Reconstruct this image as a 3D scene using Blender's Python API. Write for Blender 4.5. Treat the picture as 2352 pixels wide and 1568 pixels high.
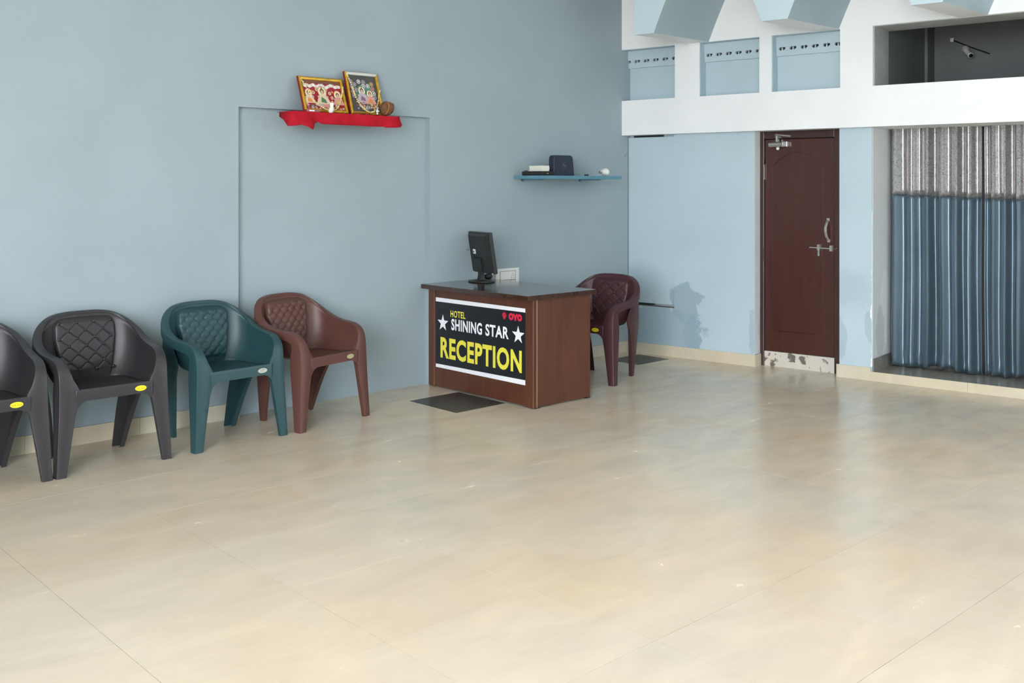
import bpy, bmesh, math, random
import numpy as np
from mathutils import Vector, Matrix

# ------------------------------------------------------------------ scene, camera, light
for o in list(bpy.data.objects):
    bpy.data.objects.remove(o, do_unlink=True)
sc = bpy.context.scene
COL = sc.collection
R = math.radians
random.seed(7)

# room axes: x runs along the left wall towards the far corner (corner at x = 0), the left wall is y = 0, the room is y < 0
CAM = (-7.0, -6.012, 1.5)
cam_d = bpy.data.cameras.new('camera')
cam = bpy.data.objects.new('camera', cam_d)
COL.objects.link(cam)
cam.location = CAM
cam.rotation_euler = (R(90), 0, math.atan2(.7325, .6807) - R(90))
cam_d.sensor_width = 36.0
cam_d.lens = 2333.0 / 2352.0 * 36.0
cam_d.shift_y = -(784.0 - 425.0) / 2352.0
cam_d.clip_start = .05
cam_d.clip_end = 200
sc.camera = cam

world = bpy.data.worlds.new('overcast_sky')
sc.world = world
world.use_nodes = True
bg = world.node_tree.nodes['Background']
bg.inputs['Color'].default_value = (.93, .97, 1.03, 1)
bg.inputs['Strength'].default_value = 1.0

vs = sc.view_settings
vs.view_transform = 'Standard'
vs.look = 'None'
vs.gamma = 1.0
vs.use_curve_mapping = False
vs.exposure = 4.22
sc.cycles.max_bounces = 6
sc.cycles.glossy_bounces = 3
sc.cycles.use_adaptive_sampling = True
sc.cycles.adaptive_threshold = .02
sc.cycles.diffuse_bounces = 5
sc.cycles.use_denoising = True
sc.cycles.sample_clamp_indirect = 1.5

X_OPEN, Y_OPEN, Z_CEIL = -9.4, -8.4, 3.6      # the hall is open to daylight behind the camera

def portal(name, loc, rot, sx, sy):
    d = bpy.data.lights.new(name, 'AREA')
    d.shape = 'RECTANGLE'
    d.size, d.size_y = sx, sy
    d.cycles.is_portal = True
    o = bpy.data.objects.new(name, d)
    COL.objects.link(o)
    o.location = loc
    o.rotation_euler = rot
A_Y0, A_Y1, A_Z = -8.4, -4.1, 3.55               # opening in the end wall
portal('daylight_opening_portal', (X_OPEN + .02, (A_Y0 + A_Y1) / 2, A_Z / 2), (0, R(-90), 0), A_Z, A_Y1 - A_Y0)

# ------------------------------------------------------------------ materials
M = {}
def newmat(name):
    m = bpy.data.materials.new(name)
    m.use_nodes = True
    M[name] = m
    nt = m.node_tree
    return m, nt, nt.nodes['Principled BSDF']

def rgba(c):
    return (c[0], c[1], c[2], 1)

def setp(b, col=None, rough=.5, metal=0, spec=.5, coat=0, sheen=0):
    if col is not None:
        b.inputs['Base Color'].default_value = rgba(col)
    b.inputs['Roughness'].default_value = rough
    b.inputs['Metallic'].default_value = metal
    b.inputs['Specular IOR Level'].default_value = spec
    b.inputs['Coat Weight'].default_value = coat
    b.inputs['Sheen Weight'].default_value = sheen

def noise(nt, scale, detail=4, rough=.55, vec=None, dist=0):
    n = nt.nodes.new('ShaderNodeTexNoise')
    n.inputs['Scale'].default_value = scale
    n.inputs['Detail'].default_value = detail
    n.inputs['Roughness'].default_value = rough
    n.inputs['Distortion'].default_value = dist
    if vec is not None:
        nt.links.new(vec, n.inputs['Vector'])
    return n

def objco(nt, scale=(1, 1, 1), rot=(0, 0, 0)):
    tc = nt.nodes.new('ShaderNodeTexCoord')
    mp = nt.nodes.new('ShaderNodeMapping')
    mp.inputs['Scale'].default_value = scale
    mp.inputs['Rotation'].default_value = rot
    nt.links.new(tc.outputs['Object'], mp.inputs['Vector'])
    return mp.outputs['Vector']

def ramp(nt, fac, stops):
    r = nt.nodes.new('ShaderNodeValToRGB')
    while len(r.color_ramp.elements) < len(stops):
        r.color_ramp.elements.new(.5)
    for e, (p, c) in zip(r.color_ramp.elements, stops):
        e.position = p
        e.color = rgba(c)
    nt.links.new(fac, r.inputs['Fac'])
    return r

def mix(nt, fac, a, b, mode='MIX'):
    n = nt.nodes.new('ShaderNodeMix')
    n.data_type = 'RGBA'
    n.blend_type = mode
    for s, v in ((n.inputs[0], fac), (n.inputs[6], a), (n.inputs[7], b)):
        if hasattr(v, 'is_output'):
            nt.links.new(v, s)
        elif isinstance(v, (int, float)):
            s.default_value = v
        else:
            s.default_value = rgba(v)
    return n.outputs[2]

def math_n(nt, op, a, b=None, c=None):
    n = nt.nodes.new('ShaderNodeMath')
    n.operation = op
    for s, v in zip(n.inputs, (a, b, c)):
        if v is None:
            continue
        if hasattr(v, 'is_output'):
            nt.links.new(v, s)
        else:
            s.default_value = v
    return n.outputs[0]

def bump(nt, b, h, strength=.1, dist=.01):
    n = nt.nodes.new('ShaderNodeBump')
    n.inputs['Strength'].default_value = strength
    n.inputs['Distance'].default_value = dist
    nt.links.new(h, n.inputs['Height'])
    nt.links.new(n.outputs['Normal'], b.inputs['Normal'])

def plain(name, col, rough=.5, metal=0, spec=.5, coat=0, var=0, vscale=8):
    m, nt, b = newmat(name)
    setp(b, col, rough, metal, spec, coat)
    if var:
        n = noise(nt, vscale, vec=objco(nt))
        lo = tuple(max(0, c * (1 - var)) for c in col)
        hi = tuple(min(1, c * (1 + var)) for c in col)
        nt.links.new(ramp(nt, n.outputs['Fac'], [(.3, lo), (.7, hi)]).outputs['Color'], b.inputs['Base Color'])
    return m

def spot(nt, co, axes, cx, cy, rx, ry, amount, n, soft):
    """irregular patch: 1 inside an ellipse whose rim is broken up by noise"""
    sep = nt.nodes.new('ShaderNodeSeparateXYZ')
    nt.links.new(co, sep.inputs[0])
    a = math_n(nt, 'DIVIDE', math_n(nt, 'SUBTRACT', sep.outputs[axes[0]], cx), rx)
    c = math_n(nt, 'DIVIDE', math_n(nt, 'SUBTRACT', sep.outputs[axes[1]], cy), ry)
    d = math_n(nt, 'SQRT', math_n(nt, 'ADD', math_n(nt, 'MULTIPLY', a, a), math_n(nt, 'MULTIPLY', c, c)))
    d = math_n(nt, 'ADD', d, math_n(nt, 'MULTIPLY', math_n(nt, 'SUBTRACT', n.outputs['Fac'], .5), amount))
    mr = nt.nodes.new('ShaderNodeMapRange')
    mr.inputs['From Min'].default_value = 1 + soft
    mr.inputs['From Max'].default_value = 1 - soft
    nt.links.new(d, mr.inputs['Value'])
    return mr.outputs['Result']

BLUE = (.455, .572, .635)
def paint(name, col, spots=(), axes=(0, 2)):
    m, nt, b = newmat(name)
    setp(b, col, .62, spec=.35)
    co = objco(nt)
    n = noise(nt, 1.6, 4, .6, co)
    c = ramp(nt, n.outputs['Fac'], [(.3, tuple(x * .95 for x in col)), (.7, tuple(x * 1.04 for x in col))]).outputs['Color']
    rim = noise(nt, 8, 4, .6, co) if spots else None
    for (cx, cy, rx, ry, am, ns, soft, scol, k) in spots:
        f = spot(nt, co, axes, cx, cy, rx, ry, am, rim, soft)
        c = mix(nt, math_n(nt, 'MULTIPLY', f, k), c, scol)
    nt.links.new(c, b.inputs['Base Color'])
    return m
DAMP = (.27, .375, .44)
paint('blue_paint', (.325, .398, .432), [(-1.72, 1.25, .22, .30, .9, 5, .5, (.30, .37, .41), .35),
                           (-1.35, 1.02, .12, .35, .9, 6, .5, (.28, .37, .42), .3)])
paint('blue_paint_damp', BLUE, [
    (.60, .47, .15, .19, 1.9, 8, .05, DAMP, .75), (.33, .22, .42, .22, 1.3, 7, .07, DAMP, .75),
    (.66, .22, .09, .15, 1.8, 9, .05, DAMP, .7), (1.23, .28, .04, .18, 1.6, 8, .05, DAMP, .4),
    (1.965, .30, .05, .15, 1.7, 8, .06, DAMP, .4), (2.205, .42, .055, .12, 1.6, 8, .06, DAMP, .4),
    (2.07, .70, .18, .14, 1.2, 7, .4, DAMP, .25), (.17, .60, .16, .16, .8, 5, .6, DAMP, .4)])
paint("blue_paint_light", BLUE)
paint("white_paint", (.83, .85, .87))
paint('reveal_plaster', (.72, .74, .74), [(.30, .55, .12, .30, 1.2, 6, .05, (.82, .83, .82), .8),
                                           (.18, .35, .10, .2, 1.2, 8, .06, (.52, .55, .56), .6)], axes=(1, 2))
paint('rib_lit_paint', (.52, .66, .73))  # rib paint for the front faces, lightened as if daylight fell on it
paint('rib_shaded_paint', (.33, .42, .46))  # darker copy of the rib paint, shade of the sides put into the colour
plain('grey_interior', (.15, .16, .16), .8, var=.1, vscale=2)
plain('lit_grey_plaster', (.40, .41, .41), .8, var=.15, vscale=5)  # for the upper opening's reveals, light on them put into a paler grey
plain('dark_gap', (.012, .012, .012), .9)
plain('brown_ledge', (.16, .14, .12), .8, var=.3, vscale=30)

# floor stone
def stone(name, base, seedy=True):
    m, nt, b = newmat(name)
    setp(b, base, .28, spec=.5)
    tc = nt.nodes.new('ShaderNodeTexCoord')
    geo = nt.nodes.new('ShaderNodeNewGeometry')
    n1 = noise(nt, .8, 3, .55, geo.outputs['Position'], .4)
    st_ = nt.nodes.new('ShaderNodeMapping')
    st_.inputs['Scale'].default_value = (1, 2.2, 1)
    st_.inputs['Rotation'].default_value = (0, 0, .3)
    nt.links.new(geo.outputs['Position'], st_.inputs['Vector'])
    n2 = noise(nt, 2.6, 5, .6, st_.outputs['Vector'], .5)
    c = ramp(nt, n1.outputs['Fac'], [(.30, tuple(base[i] * (.90, .93, .97)[i] for i in range(3))), (.5, base),
                                     (.70, tuple(base[i] * (1.06, .97, .86)[i] for i in range(3)))]).outputs['Color']
    c = mix(nt, .36, c, ramp(nt, n2.outputs['Fac'], [(.30, tuple(x * .80 for x in base)), (.70, tuple(min(1, x * 1.16) for x in base))]).outputs['Color'])
    if seedy:
        oi = nt.nodes.new('ShaderNodeObjectInfo')
        t = ramp(nt, oi.outputs['Random'], [(0, (.985, 1.0, 1.02)), (.3, (1, 1, 1)), (.6, (1.02, .985, .96)), (.8, (.99, 1.01, 1.0)), (1, (1.03, 1.02, 1.02))]).outputs['Color']
        c = mix(nt, 1.0, c, t, 'MULTIPLY')
    nt.links.new(c, b.inputs['Base Color'])
    rr = nt.nodes.new('ShaderNodeMapRange')
    rr.inputs['To Min'].default_value = .12
    rr.inputs['To Max'].default_value = .34
    nt.links.new(n2.outputs['Fac'], rr.inputs['Value'])
    nt.links.new(rr.outputs['Result'], b.inputs['Roughness'])
    return m
FLOORC = (.62, .54, .425)
stone('floor_stone', FLOORC)
stone('floor_bed', tuple(x * .93 for x in FLOORC), False)
stone('skirting_stone', (.60, .545, .42))
stone('step_stone', (.25, .235, .20))
m = plain('dark_slate', (.045, .047, .046), .35, var=.35, vscale=14)

# chairs
def plastic(name, col):
    m, nt, b = newmat(name)
    setp(b, col, .42, spec=.45)
    n = noise(nt, 220, 3, .6, objco(nt))
    bump(nt, b, n.outputs['Fac'], .18, .002)
    return m
plastic('charcoal_plastic', (.030, .027, .030))
plastic('green_plastic', (.018, .058, .066))
plastic('brown_plastic', (.105, .042, .034))
plastic('maroon_plastic', (.062, .022, .027))
plain('button_dark', (.012, .011, .012), .35)
plain('button_maroon', (.03, .010, .012), .35)
plain('yellow_sticker', (.85, .72, .02), .35)
plain('silver_sticker', (.42, .43, .39), .3, metal=.4)
plain('gold_sticker', (.55, .53, .30), .3, metal=.4)
plain('sticker_ink', (.30, .14, .01), .5)

# wood
def wood(name, dark, light, rough=.3, coat=.15, zscale=.8):
    m, nt, b = newmat(name)
    setp(b, light, rough, coat=coat)
    b.inputs['Coat Roughness'].default_value = .15
    co = objco(nt, (9, 9, zscale))
    n = noise(nt, 2.2, 8, .65, co, .5)
    n2 = noise(nt, 14, 4, .6, co)
    c = ramp(nt, n.outputs['Fac'], [(.3, dark), (.7, light)]).outputs['Color']
    c = mix(nt, .25, c, ramp(nt, n2.outputs['Fac'], [(.35, dark), (.65, light)]).outputs['Color'])
    nt.links.new(c, b.inputs['Base Color'])
    return m
wood('desk_laminate', (.060, .019, .010), (.130, .043, .021), .36)
wood('desk_top_laminate', (.036, .017, .011), (.06, .028, .018), .12, .4)
plain('edge_band', (.34, .22, .13), .4)
wood('door_paint', (.050, .014, .011), (.072, .021, .015), .30, .1, 1)
wood('door_frame_paint', (.035, .013, .012), (.055, .022, .020), .35, .1, 1)
plain('warm_gap_light', (.62, .36, .22), .6)  # colour of the warm light coming through the door gap
m, nt, b = newmat('chipped_paint')
setp(b, (.6, .56, .48), .5)
n = noise(nt, 16, 6, .6, objco(nt))
nt.links.new(ramp(nt, n.outputs['Fac'], [(.40, (.16, .13, .11)), (.44, (.60, .565, .49))]).outputs['Color'], b.inputs['Base Color'])
plain('steel', (.62, .62, .58), .28, metal=.9, var=.15, vscale=40)
plain('white_plastic', (.78, .78, .74), .35)
plain('cream_card', (.74, .72, .60), .6)
plain('pale_card', (.80, .82, .78), .6)
plain('black_plastic', (.014, .015, .015), .35)
plain('screen_glass', (.01, .01, .012), .08)
plain('navy_plastic', (.018, .026, .050), .45)
plain('grey_print', (.10, .11, .15), .5)
plain('shelf_blue', (.10, .25, .33), .45, var=.1, vscale=6)
plain('sign_black', (.012, .014, .018), .22, var=.2, vscale=3)
plain('sign_white', (.86, .86, .90), .35)
plain('sign_yellow', (.80, .72, .07), .35)
plain('sign_red', (.70, .02, .06), .35)
m, nt, b = newmat('red_cloth')
setp(b, (.46, .012, .022), .7, spec=.2)
n = noise(nt, 12, 4, .6, objco(nt))
nt.links.new(ramp(nt, n.outputs['Fac'], [(.35, (.36, .004, .014)), (.7, (.47, .008, .022))]).outputs['Color'], b.inputs['Base Color'])
plain('gold_frame', (.58, .33, .030), .28, metal=.55, var=.25, vscale=30)
plain('frame_edge_red', (.20, .015, .012), .45)
plain('silver_frame_edge', (.62, .64, .58), .35)
plain('silver_metal', (.75, .75, .75), .15, metal=1)
plain('garland_gold', (.80, .64, .22), .35)
plain('garland_white', (.80, .78, .70), .35)
plain('orange_thread', (.75, .22, .01), .6)
m, nt, b = newmat('coconut_fibre')
setp(b, (.16, .07, .03), .85)
n = noise(nt, 60, 6, .7, objco(nt, (1, 1, .25)))
nt.links.new(ramp(nt, n.outputs['Fac'], [(.3, (.07, .03, .014)), (.7, (.24, .115, .05))]).outputs['Color'], b.inputs['Base Color'])
bump(nt, b, n.outputs['Fac'], .6, .006)
for nm, c in dict(p_red=(.33, .008, .03), p_dark=(.06, .065, .06), p_green=(.10, .22, .16), p_white=(.74, .75, .76), p_cream=(.70, .55, .38),
                  p_halo=(.80, .74, .42), p_pink=(.62, .28, .26), p_orange=(.68, .24, .06), p_violet=(.24, .11, .16), p_lav=(.45, .40, .46),
                  p_skin=(.58, .40, .30), p_leaf=(.07, .19, .08), p_brown=(.18, .07, .04), p_gold=(.62, .42, .14)).items():
    plain(nm, c, .3, coat=.3)

# curtain cloths
m, nt, b = newmat('satin')
setp(b, (.15, .215, .265), .37, metal=.65, spec=.6)
n = noise(nt, 2.5, 4, .5, objco(nt, (3, 3, 1)))
nt.links.new(ramp(nt, n.outputs['Fac'], [(.3, (.125, .175, .215)), (.7, (.155, .21, .25))]).outputs['Color'], b.inputs['Base Color'])
m, nt, b = newmat('jacquard')
setp(b, (.4, .4, .4), .30, metal=.6, spec=.6)
co = objco(nt)
n = noise(nt, 26, 3, .6, co, 1.6)
v = nt.nodes.new('ShaderNodeTexVoronoi')
v.inputs['Scale'].default_value = 42
v.inputs['Randomness'].default_value = 1
nt.links.new(mix(nt, .12, co, n.outputs['Color']), v.inputs['Vector'])
f = math_n(nt, 'ADD', math_n(nt, 'MULTIPLY', v.outputs['Distance'], 1.1), math_n(nt, 'MULTIPLY', n.outputs['Fac'], .45))
r = ramp(nt, f, [(.46, (.60, .585, .58)), (.58, (.085, .08, .08)), (.80, (.40, .385, .38))])
nt.links.new(r.outputs['Color'], b.inputs['Base Color'])
plain('lining_shade_cloth', (.05, .06, .07), .7)  # lining coloured dark to stand for the shade in the curtain gap

# ------------------------------------------------------------------ mesh helpers
class MB:
    def __init__(s):
        s.v, s.f, s.mi = [], [], []
    def add(s, vs, fs, mi=0):
        o = len(s.v)
        s.v += [tuple(map(float, p)) for p in vs]
        s.f += [tuple(i + o for i in q) for q in fs]
        s.mi += [mi] * len(fs)
        return s
    def box(s, x0, x1, y0, y1, z0, z1, mi=0):
        x0, x1 = sorted((x0, x1)); y0, y1 = sorted((y0, y1)); z0, z1 = sorted((z0, z1))
        vs = [(x, y, z) for z in (z0, z1) for y in (y0, y1) for x in (x0, x1)]
        return s.add(vs, [(0, 2, 3, 1), (4, 5, 7, 6), (0, 1, 5, 4), (2, 6, 7, 3), (0, 4, 6, 2), (1, 3, 7, 5)], mi)
    def grid(s, P, mi=0, flip=False):
        n, m = len(P), len(P[0])
        vs = [p for row in P for p in row]
        fs = []
        for i in range(n - 1):
            for j in range(m - 1):
                q = (i * m + j, i * m + j + 1, (i + 1) * m + j + 1, (i + 1) * m + j)
                fs.append(q[::-1] if flip else q)
        return s.add(vs, fs, mi)
    def loft(s, secs, caps=True, mi=0):
        n, m = len(secs), len(secs[0])
        vs = [p for c in secs for p in c]
        fs = []
        for i in range(n - 1):
            for j in range(m):
                k = (j + 1) % m
                fs.append((i * m + j, i * m + k, (i + 1) * m + k, (i + 1) * m + j))
        if caps:
            fs.append(tuple(range(m))[::-1])
            fs.append(tuple((n - 1) * m + j for j in range(m)))
        return s.add(vs, fs, mi)
    def tube(s, pts, r, n=8, mi=0):
        pts = [Vector(p) for p in pts]
        secs = []
        for i, p in enumerate(pts):
            t = (pts[min(i + 1, len(pts) - 1)] - pts[max(i - 1, 0)]).normalized()
            a = t.cross(Vector((0, 0, 1)))
            if a.length < .05:
                a = t.cross(Vector((1, 0, 0)))
            a.normalize()
            c = t.cross(a)
            rr = r[i] if isinstance(r, (list, tuple)) else r
            secs.append([p + a * (rr * math.cos(k * 2 * math.pi / n)) + c * (rr * math.sin(k * 2 * math.pi / n)) for k in range(n)])
        return s.loft(secs, True, mi)
    def lathe(s, prof, n=20, c=(0, 0, 0), mi=0):
        secs = [[(c[0] + r * math.cos(k * 2 * math.pi / n), c[1] + r * math.sin(k * 2 * math.pi / n), c[2] + z) for k in range(n)] for r, z in prof]
        return s.loft(secs, True, mi)
    def ball(s, c, r, n=8, k=5, sc_=(1, 1, 1), mi=0):
        prof = []
        secs = []
        for i in range(1, k):
            a = -math.pi / 2 + math.pi * i / k
            secs.append([(c[0] + sc_[0] * r * math.cos(a) * math.cos(j * 2 * math.pi / n), c[1] + sc_[1] * r * math.cos(a) * math.sin(j * 2 * math.pi / n), c[2] + sc_[2] * r * math.sin(a)) for j in range(n)])
        return s.loft(secs, True, mi)
    def prism(s, poly, y0, y1, mi=0):
        """polygon in (x, z) extruded along y"""
        a = [(x, y0, z) for x, z in poly]
        b_ = [(x, y1, z) for x, z in poly]
        return s.loft([a, b_], True, mi)
    def build(s, name, mat, parent=None, smooth=False, angle=35, loc=None, rz=None):
        me = bpy.data.meshes.new(name)
        me.from_pydata(s.v, [], s.f)
        mats = mat if isinstance(mat, (list, tuple)) else [mat]
        for mm in mats:
            me.materials.append(M[mm])
        me.polygons.foreach_set('material_index', s.mi)
        bm = bmesh.new()
        bm.from_mesh(me)
        bmesh.ops.recalc_face_normals(bm, faces=bm.faces)
        bm.to_mesh(me)
        bm.free()
        if smooth:
            me.polygons.foreach_set('use_smooth', [True] * len(me.polygons))
            me.set_sharp_from_angle(angle=R(angle))
        me.update()
        o = bpy.data.objects.new(name, me)
        COL.objects.link(o)
        o.parent = parent
        if loc is not None:
            o.location = loc
        if rz is not None:
            o.rotation_euler = (0, 0, rz)
        return o

def tag(o, label, cat, group=None):
    o['label'] = label
    o['category'] = cat
    if group:
        o['group'] = group
    return o
def struct(o, label=None):
    o['kind'] = 'structure'
    if label:
        o['label'] = label
    return o
def thing(name, label, cat, loc=(0, 0, 0), rz=0, group=None):
    o = bpy.data.objects.new(name, None)
    o.empty_display_size = .1
    COL.objects.link(o)
    o.location = loc
    o.rotation_euler = (0, 0, rz)
    return tag(o, label, cat, group)
def bevel(o, w, seg=2):
    md = o.modifiers.new('edge', 'BEVEL')
    md.width = w
    md.segments = seg
    md.limit_method = 'ANGLE'
    return o

def text2d(body, w, h, bold=.02, shear=0):
    cu = bpy.data.curves.new('lettering', 'FONT')
    cu.body = body
    cu.offset = bold
    cu.space_character = 1.09
    cu.shear = shear
    cu.resolution_u = 4
    o = bpy.data.objects.new('lettering', cu)
    COL.objects.link(o)
    dg = bpy.context.evaluated_depsgraph_get()
    dg.update()
    me = bpy.data.meshes.new_from_object(o.evaluated_get(dg))
    vs = np.array([v.co[:2] for v in me.vertices])
    fs = [tuple(p.vertices) for p in me.polygons]
    bpy.data.objects.remove(o, do_unlink=True)
    bpy.data.curves.remove(cu)
    bpy.data.meshes.remove(me)
    lo, hi = vs.min(0), vs.max(0)
    vs = (vs - (lo + hi) / 2) / (hi - lo) * np.array([w, h])
    return vs, fs
def flat(vs2, fs, o, right, up, mb=None, mi=0):
    o, right, up = Vector(o), Vector(right), Vector(up)
    mb = mb or MB()
    mb.add([o + right * float(a) + up * float(c) for a, c in vs2], fs, mi)
    return mb
def disc2d(rx, ry, n=16, cx=0, cy=0):
    return [(cx + rx * math.cos(2 * math.pi * k / n), cy + ry * math.sin(2 * math.pi * k / n)) for k in range(n)], [tuple(range(n))]

# ------------------------------------------------------------------ floor
fl = struct(MB().box(X_OPEN, 2.4, Y_OPEN, .3, -.12, -.0035).build('floor', 'floor_bed'), 'glossy beige polished stone floor of large slabs')
TX, TY = .655, .595
tile_me = None
for i in range(-3, 11):
    for j in range(-6, 6):
        x0, y0 = -5.69 + TX * i, -2.692 + TY * j
        if x0 > .55 or x0 < -7.7 or y0 > .02 or y0 < -6.3:
            continue
        if tile_me is None:
            g = .0009
            t = MB().box(g, TX - g, g, TY - g, -.018, 0).build('tile', 'floor_stone', fl)
            tile_me = t.data
        else:
            t = bpy.data.objects.new('tile', tile_me)
            COL.objects.link(t)
            t.parent = fl
        t.location = (x0, y0, random.uniform(-.0004, .0001))
for (x0, x1, y0, y1) in ((-2.715, -2.275, -.862, -.355), (-.455, -.045, -.515, -.18)):
    MB().box(x0, x1, y0, y1, -.01, .0012).build('slate_tile', 'dark_slate', fl)
struct(MB().box(-40, X_OPEN, -40, 30, -.3, -.13).box(X_OPEN, 30, -40, Y_OPEN, -.3, -.13).build('ground', 'floor_bed'), 'paved ground outside the hall')

# ------------------------------------------------------------------ left wall
XL = X_OPEN
w = MB()
RX0, RX1, RZ, RD = -3.826, -2.257, 2.007, .05
w.box(XL, RX0, 0, .25, -.1, Z_CEIL).box(RX0, RX1, 0, .25, RZ, Z_CEIL).box(RX1, .35, 0, .25, -.1, Z_CEIL).box(RX0, RX1, RD, .25, -.1, RZ)
wall_left = struct(w.build('wall_left', 'blue_paint'), 'pale blue painted left wall with a shallow recess')
bb = struct(MB().box(XL, RX0, -.004, 0, 0, .096).box(-1.66, 0, -.004, 0, 0, .094).build('baseboard_left', 'floor_bed'), 'beige stone skirting along the left wall')
k = 0
x = RX0
while x > -7.2:
    MB().box(x - TX + .0015, x, -.013, -.003, 0, .1 + (k % 3) * .001).build('skirting_tile', 'skirting_stone', bb)
    x -= TX
    k += 1
x = -.014
while x > -1.6:
    MB().box(max(x - TX, -1.62) + .0015, x, -.013, -.003, 0, .095).build('skirting_tile', 'skirting_stone', bb)
    x -= TX
for (x, z) in ((-.02, 2.12), (-.03, 1.76), (-1.9, 1.0)):
    MB().tube([(x, 0, z), (x, -.025, z + .004)], .004, 6).build('nail', 'steel', wall_left)

# ------------------------------------------------------------------ back wall (its own axes: x along the wall, y into the wall)
BO, BR = (.003, .003, 0), R(-81.4)
QE = 6.2
def bbuild(mb, name, mat, parent=None, **k):
    if parent is None:
        return mb.build(name, mat, None, loc=BO, rz=BR, **k)
    return mb.build(name, mat, parent, **k)
ZB, ZC0, ZC1 = 1.945, 2.255, 2.712
OUT = -.07
w = MB()
w.box(-.05, .487, 0, .46, -.1, .425)                 # under the blocked cupboard
w.box(-.05, .487, .045, .46, .425, ZB)               # its back
w.box(.487, 1.24, 0, .46, -.1, ZB)                   # pillar left of the door
w.box(1.954, 2.209, 0, .46, -.1, ZB)                 # pillar right of the door
w.box(1.24, 1.954, .30, .46, -.1, ZB)
wall_back = struct(bbuild(w, 'wall_back', 'blue_paint_damp'), 'pale blue lower part of the back wall with damp stains')
pl = MB().box(.012, .482, .012, .040, .449, 1.927)
bevel(pl.build('cupboard_panel', 'blue_paint_damp', wall_back), .004)
MB().box(.0, .487, .0, .045, .425, .431).build('cupboard_ledge', 'brown_ledge', wall_back)
MB().box(.05, .27, .010, .0445, .4380, .4488).build('dark_slot', 'dark_gap', wall_back)
MB().box(.07, .36, .010, .0445, 1.9272, 1.940).build('dark_slot', 'dark_gap', wall_back)
MB().box(2.209, 2.2115, .012, .46, .1, ZB).build('reveal', 'reveal_plaster', wall_back)
MB().box(1.2385, 1.2412, .004, .12, .1, ZB).build('reveal', 'reveal_plaster', wall_back)

rnd = random.Random(9)
pe = MB()
za = np.linspace(.105, 1.30, 60)
wdt = [max(.0012, .007 * rnd.random() ** 2 + .012 * math.exp(-((z - .52) / .05) ** 2) + .010 * math.exp(-((z - .12) / .05) ** 2)) * (1 if z < .95 else .3) for z in za]
pe.grid([[(2.2095 - w_, -.0012, z), (2.2098, -.0014, z), (2.2120, .006 + w_, z)] for z, w_ in zip(za, wdt)])
pe.build('peeled_edge_highlight', 'white_paint', wall_back)  # peeled paint along the jamb corner, also painted in as an edge highlight

# white band and niche row above
CELLS = [(-.05, .532), (.767, 1.315), (1.42, 1.986)]
OPN = (2.238, 4.4)
w = MB()
w.box(-.08, QE, OUT, .46, ZB, ZC0)
w.box(.532, .767, OUT, .24, ZC0, ZC1).box(1.315, 1.42, OUT, .24, ZC0, ZC1).box(1.986, OPN[0], OUT, .24, ZC0, ZC1).box(OPN[1], QE, OUT, .24, ZC0, ZC1)
w.box(-.08, QE, OUT, .24, ZC1, Z_CEIL)
wall_up = struct(bbuild(w, 'wall_back_upper', 'white_paint'), 'white painted band and wall above the door')
ND = .045
for ci, (a, c) in enumerate(CELLS):
    t = .004
    n = MB()
    n.box(a, c, ND, ND + .03, ZC0, ZC1)                                  # back
    n.box(a, a + t, OUT + .012, ND, ZC0, ZC1).box(c - t, c, OUT + .012, ND, ZC0, ZC1)
    n.box(a, c, OUT + .006, ND, ZC1 - t, ZC1)
    niche = n.build('niche', 'blue_paint_light', wall_up)
    zs = ZC1 - .115
    # band with a row of broken openings near the top of the niche
    MB().box(a + t, c - t, ND - .03, ND, zs + .026, ZC1 - t).build('niche_lintel', 'blue_paint_light', niche)
    MB().box(a + t, c - t, ND - .022, ND, zs - .045, zs).build('niche_rail', 'blue_paint_light', niche)
    MB().box(a + t, c - t, ND - .002, ND, zs, zs + .026).build('dark_slot', 'dark_gap', niche)
    nt_ = 6
    wd = (c - a - 2 * t) / nt_
    for q in range(nt_ + 1):
        xc = a + t + q * wd
        tri = [(max(a + t, xc - wd * .36), zs - .001), (min(c - t, xc + wd * .34), zs - .001), (min(c - t, xc + wd * .20), zs + .012), (min(c - t, xc + wd * .30), zs + .027), (max(a + t, xc - wd * .24), zs + .027), (max(a + t, xc - wd * .16), zs + .014)]
        MB().prism(tri, ND - .026, ND - .001).build('plaster_tooth', 'blue_paint_light', niche)
        tri = [(xc + wd * .44, zs - .001), (xc + wd * .58, zs - .001), (xc + wd * .52, zs + .027), (xc + wd * .48, zs + .027)]
        if q < nt_:
            MB().prism(tri, ND - .024, ND - .001).build('plaster_tooth', 'blue_paint_light', niche)

# arched ribs carrying the ceiling
def hw(dz, base=.1):
    return base + .40 * dz + .14 * dz * dz
for ri, qc in enumerate((.758, 1.877, 2.954)):
    LEN = .72
    outl = []
    zz = np.linspace(0, Z_CEIL - ZC1, 9)
    left = [(qc - (.078 if ri == 0 else hw(d)), ZC1 + d) for d in zz]
    right = [(qc + hw(d), ZC1 + d) for d in zz]
    poly = left + right[::-1]
    def sh(p, y):
        return (p[0] + .1517 * (y - OUT), y, p[1])
    y1, y0 = OUT + .002, OUT - LEN
    rb = MB()
    n = len(poly)
    A = [sh(p, y0) for p in poly]
    B = [sh(p, y1) for p in poly]
    rb.add(A, [tuple(range(n))], 0)
    rb.add(B, [tuple(range(n))[::-1]], 0)
    for kk in range(n):
        j = (kk + 1) % n
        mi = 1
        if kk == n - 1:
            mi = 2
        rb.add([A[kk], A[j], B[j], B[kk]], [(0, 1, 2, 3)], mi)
    rb.build('arched_rib', ['rib_lit_paint', 'rib_shaded_paint', 'white_paint'], wall_up)

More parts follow.
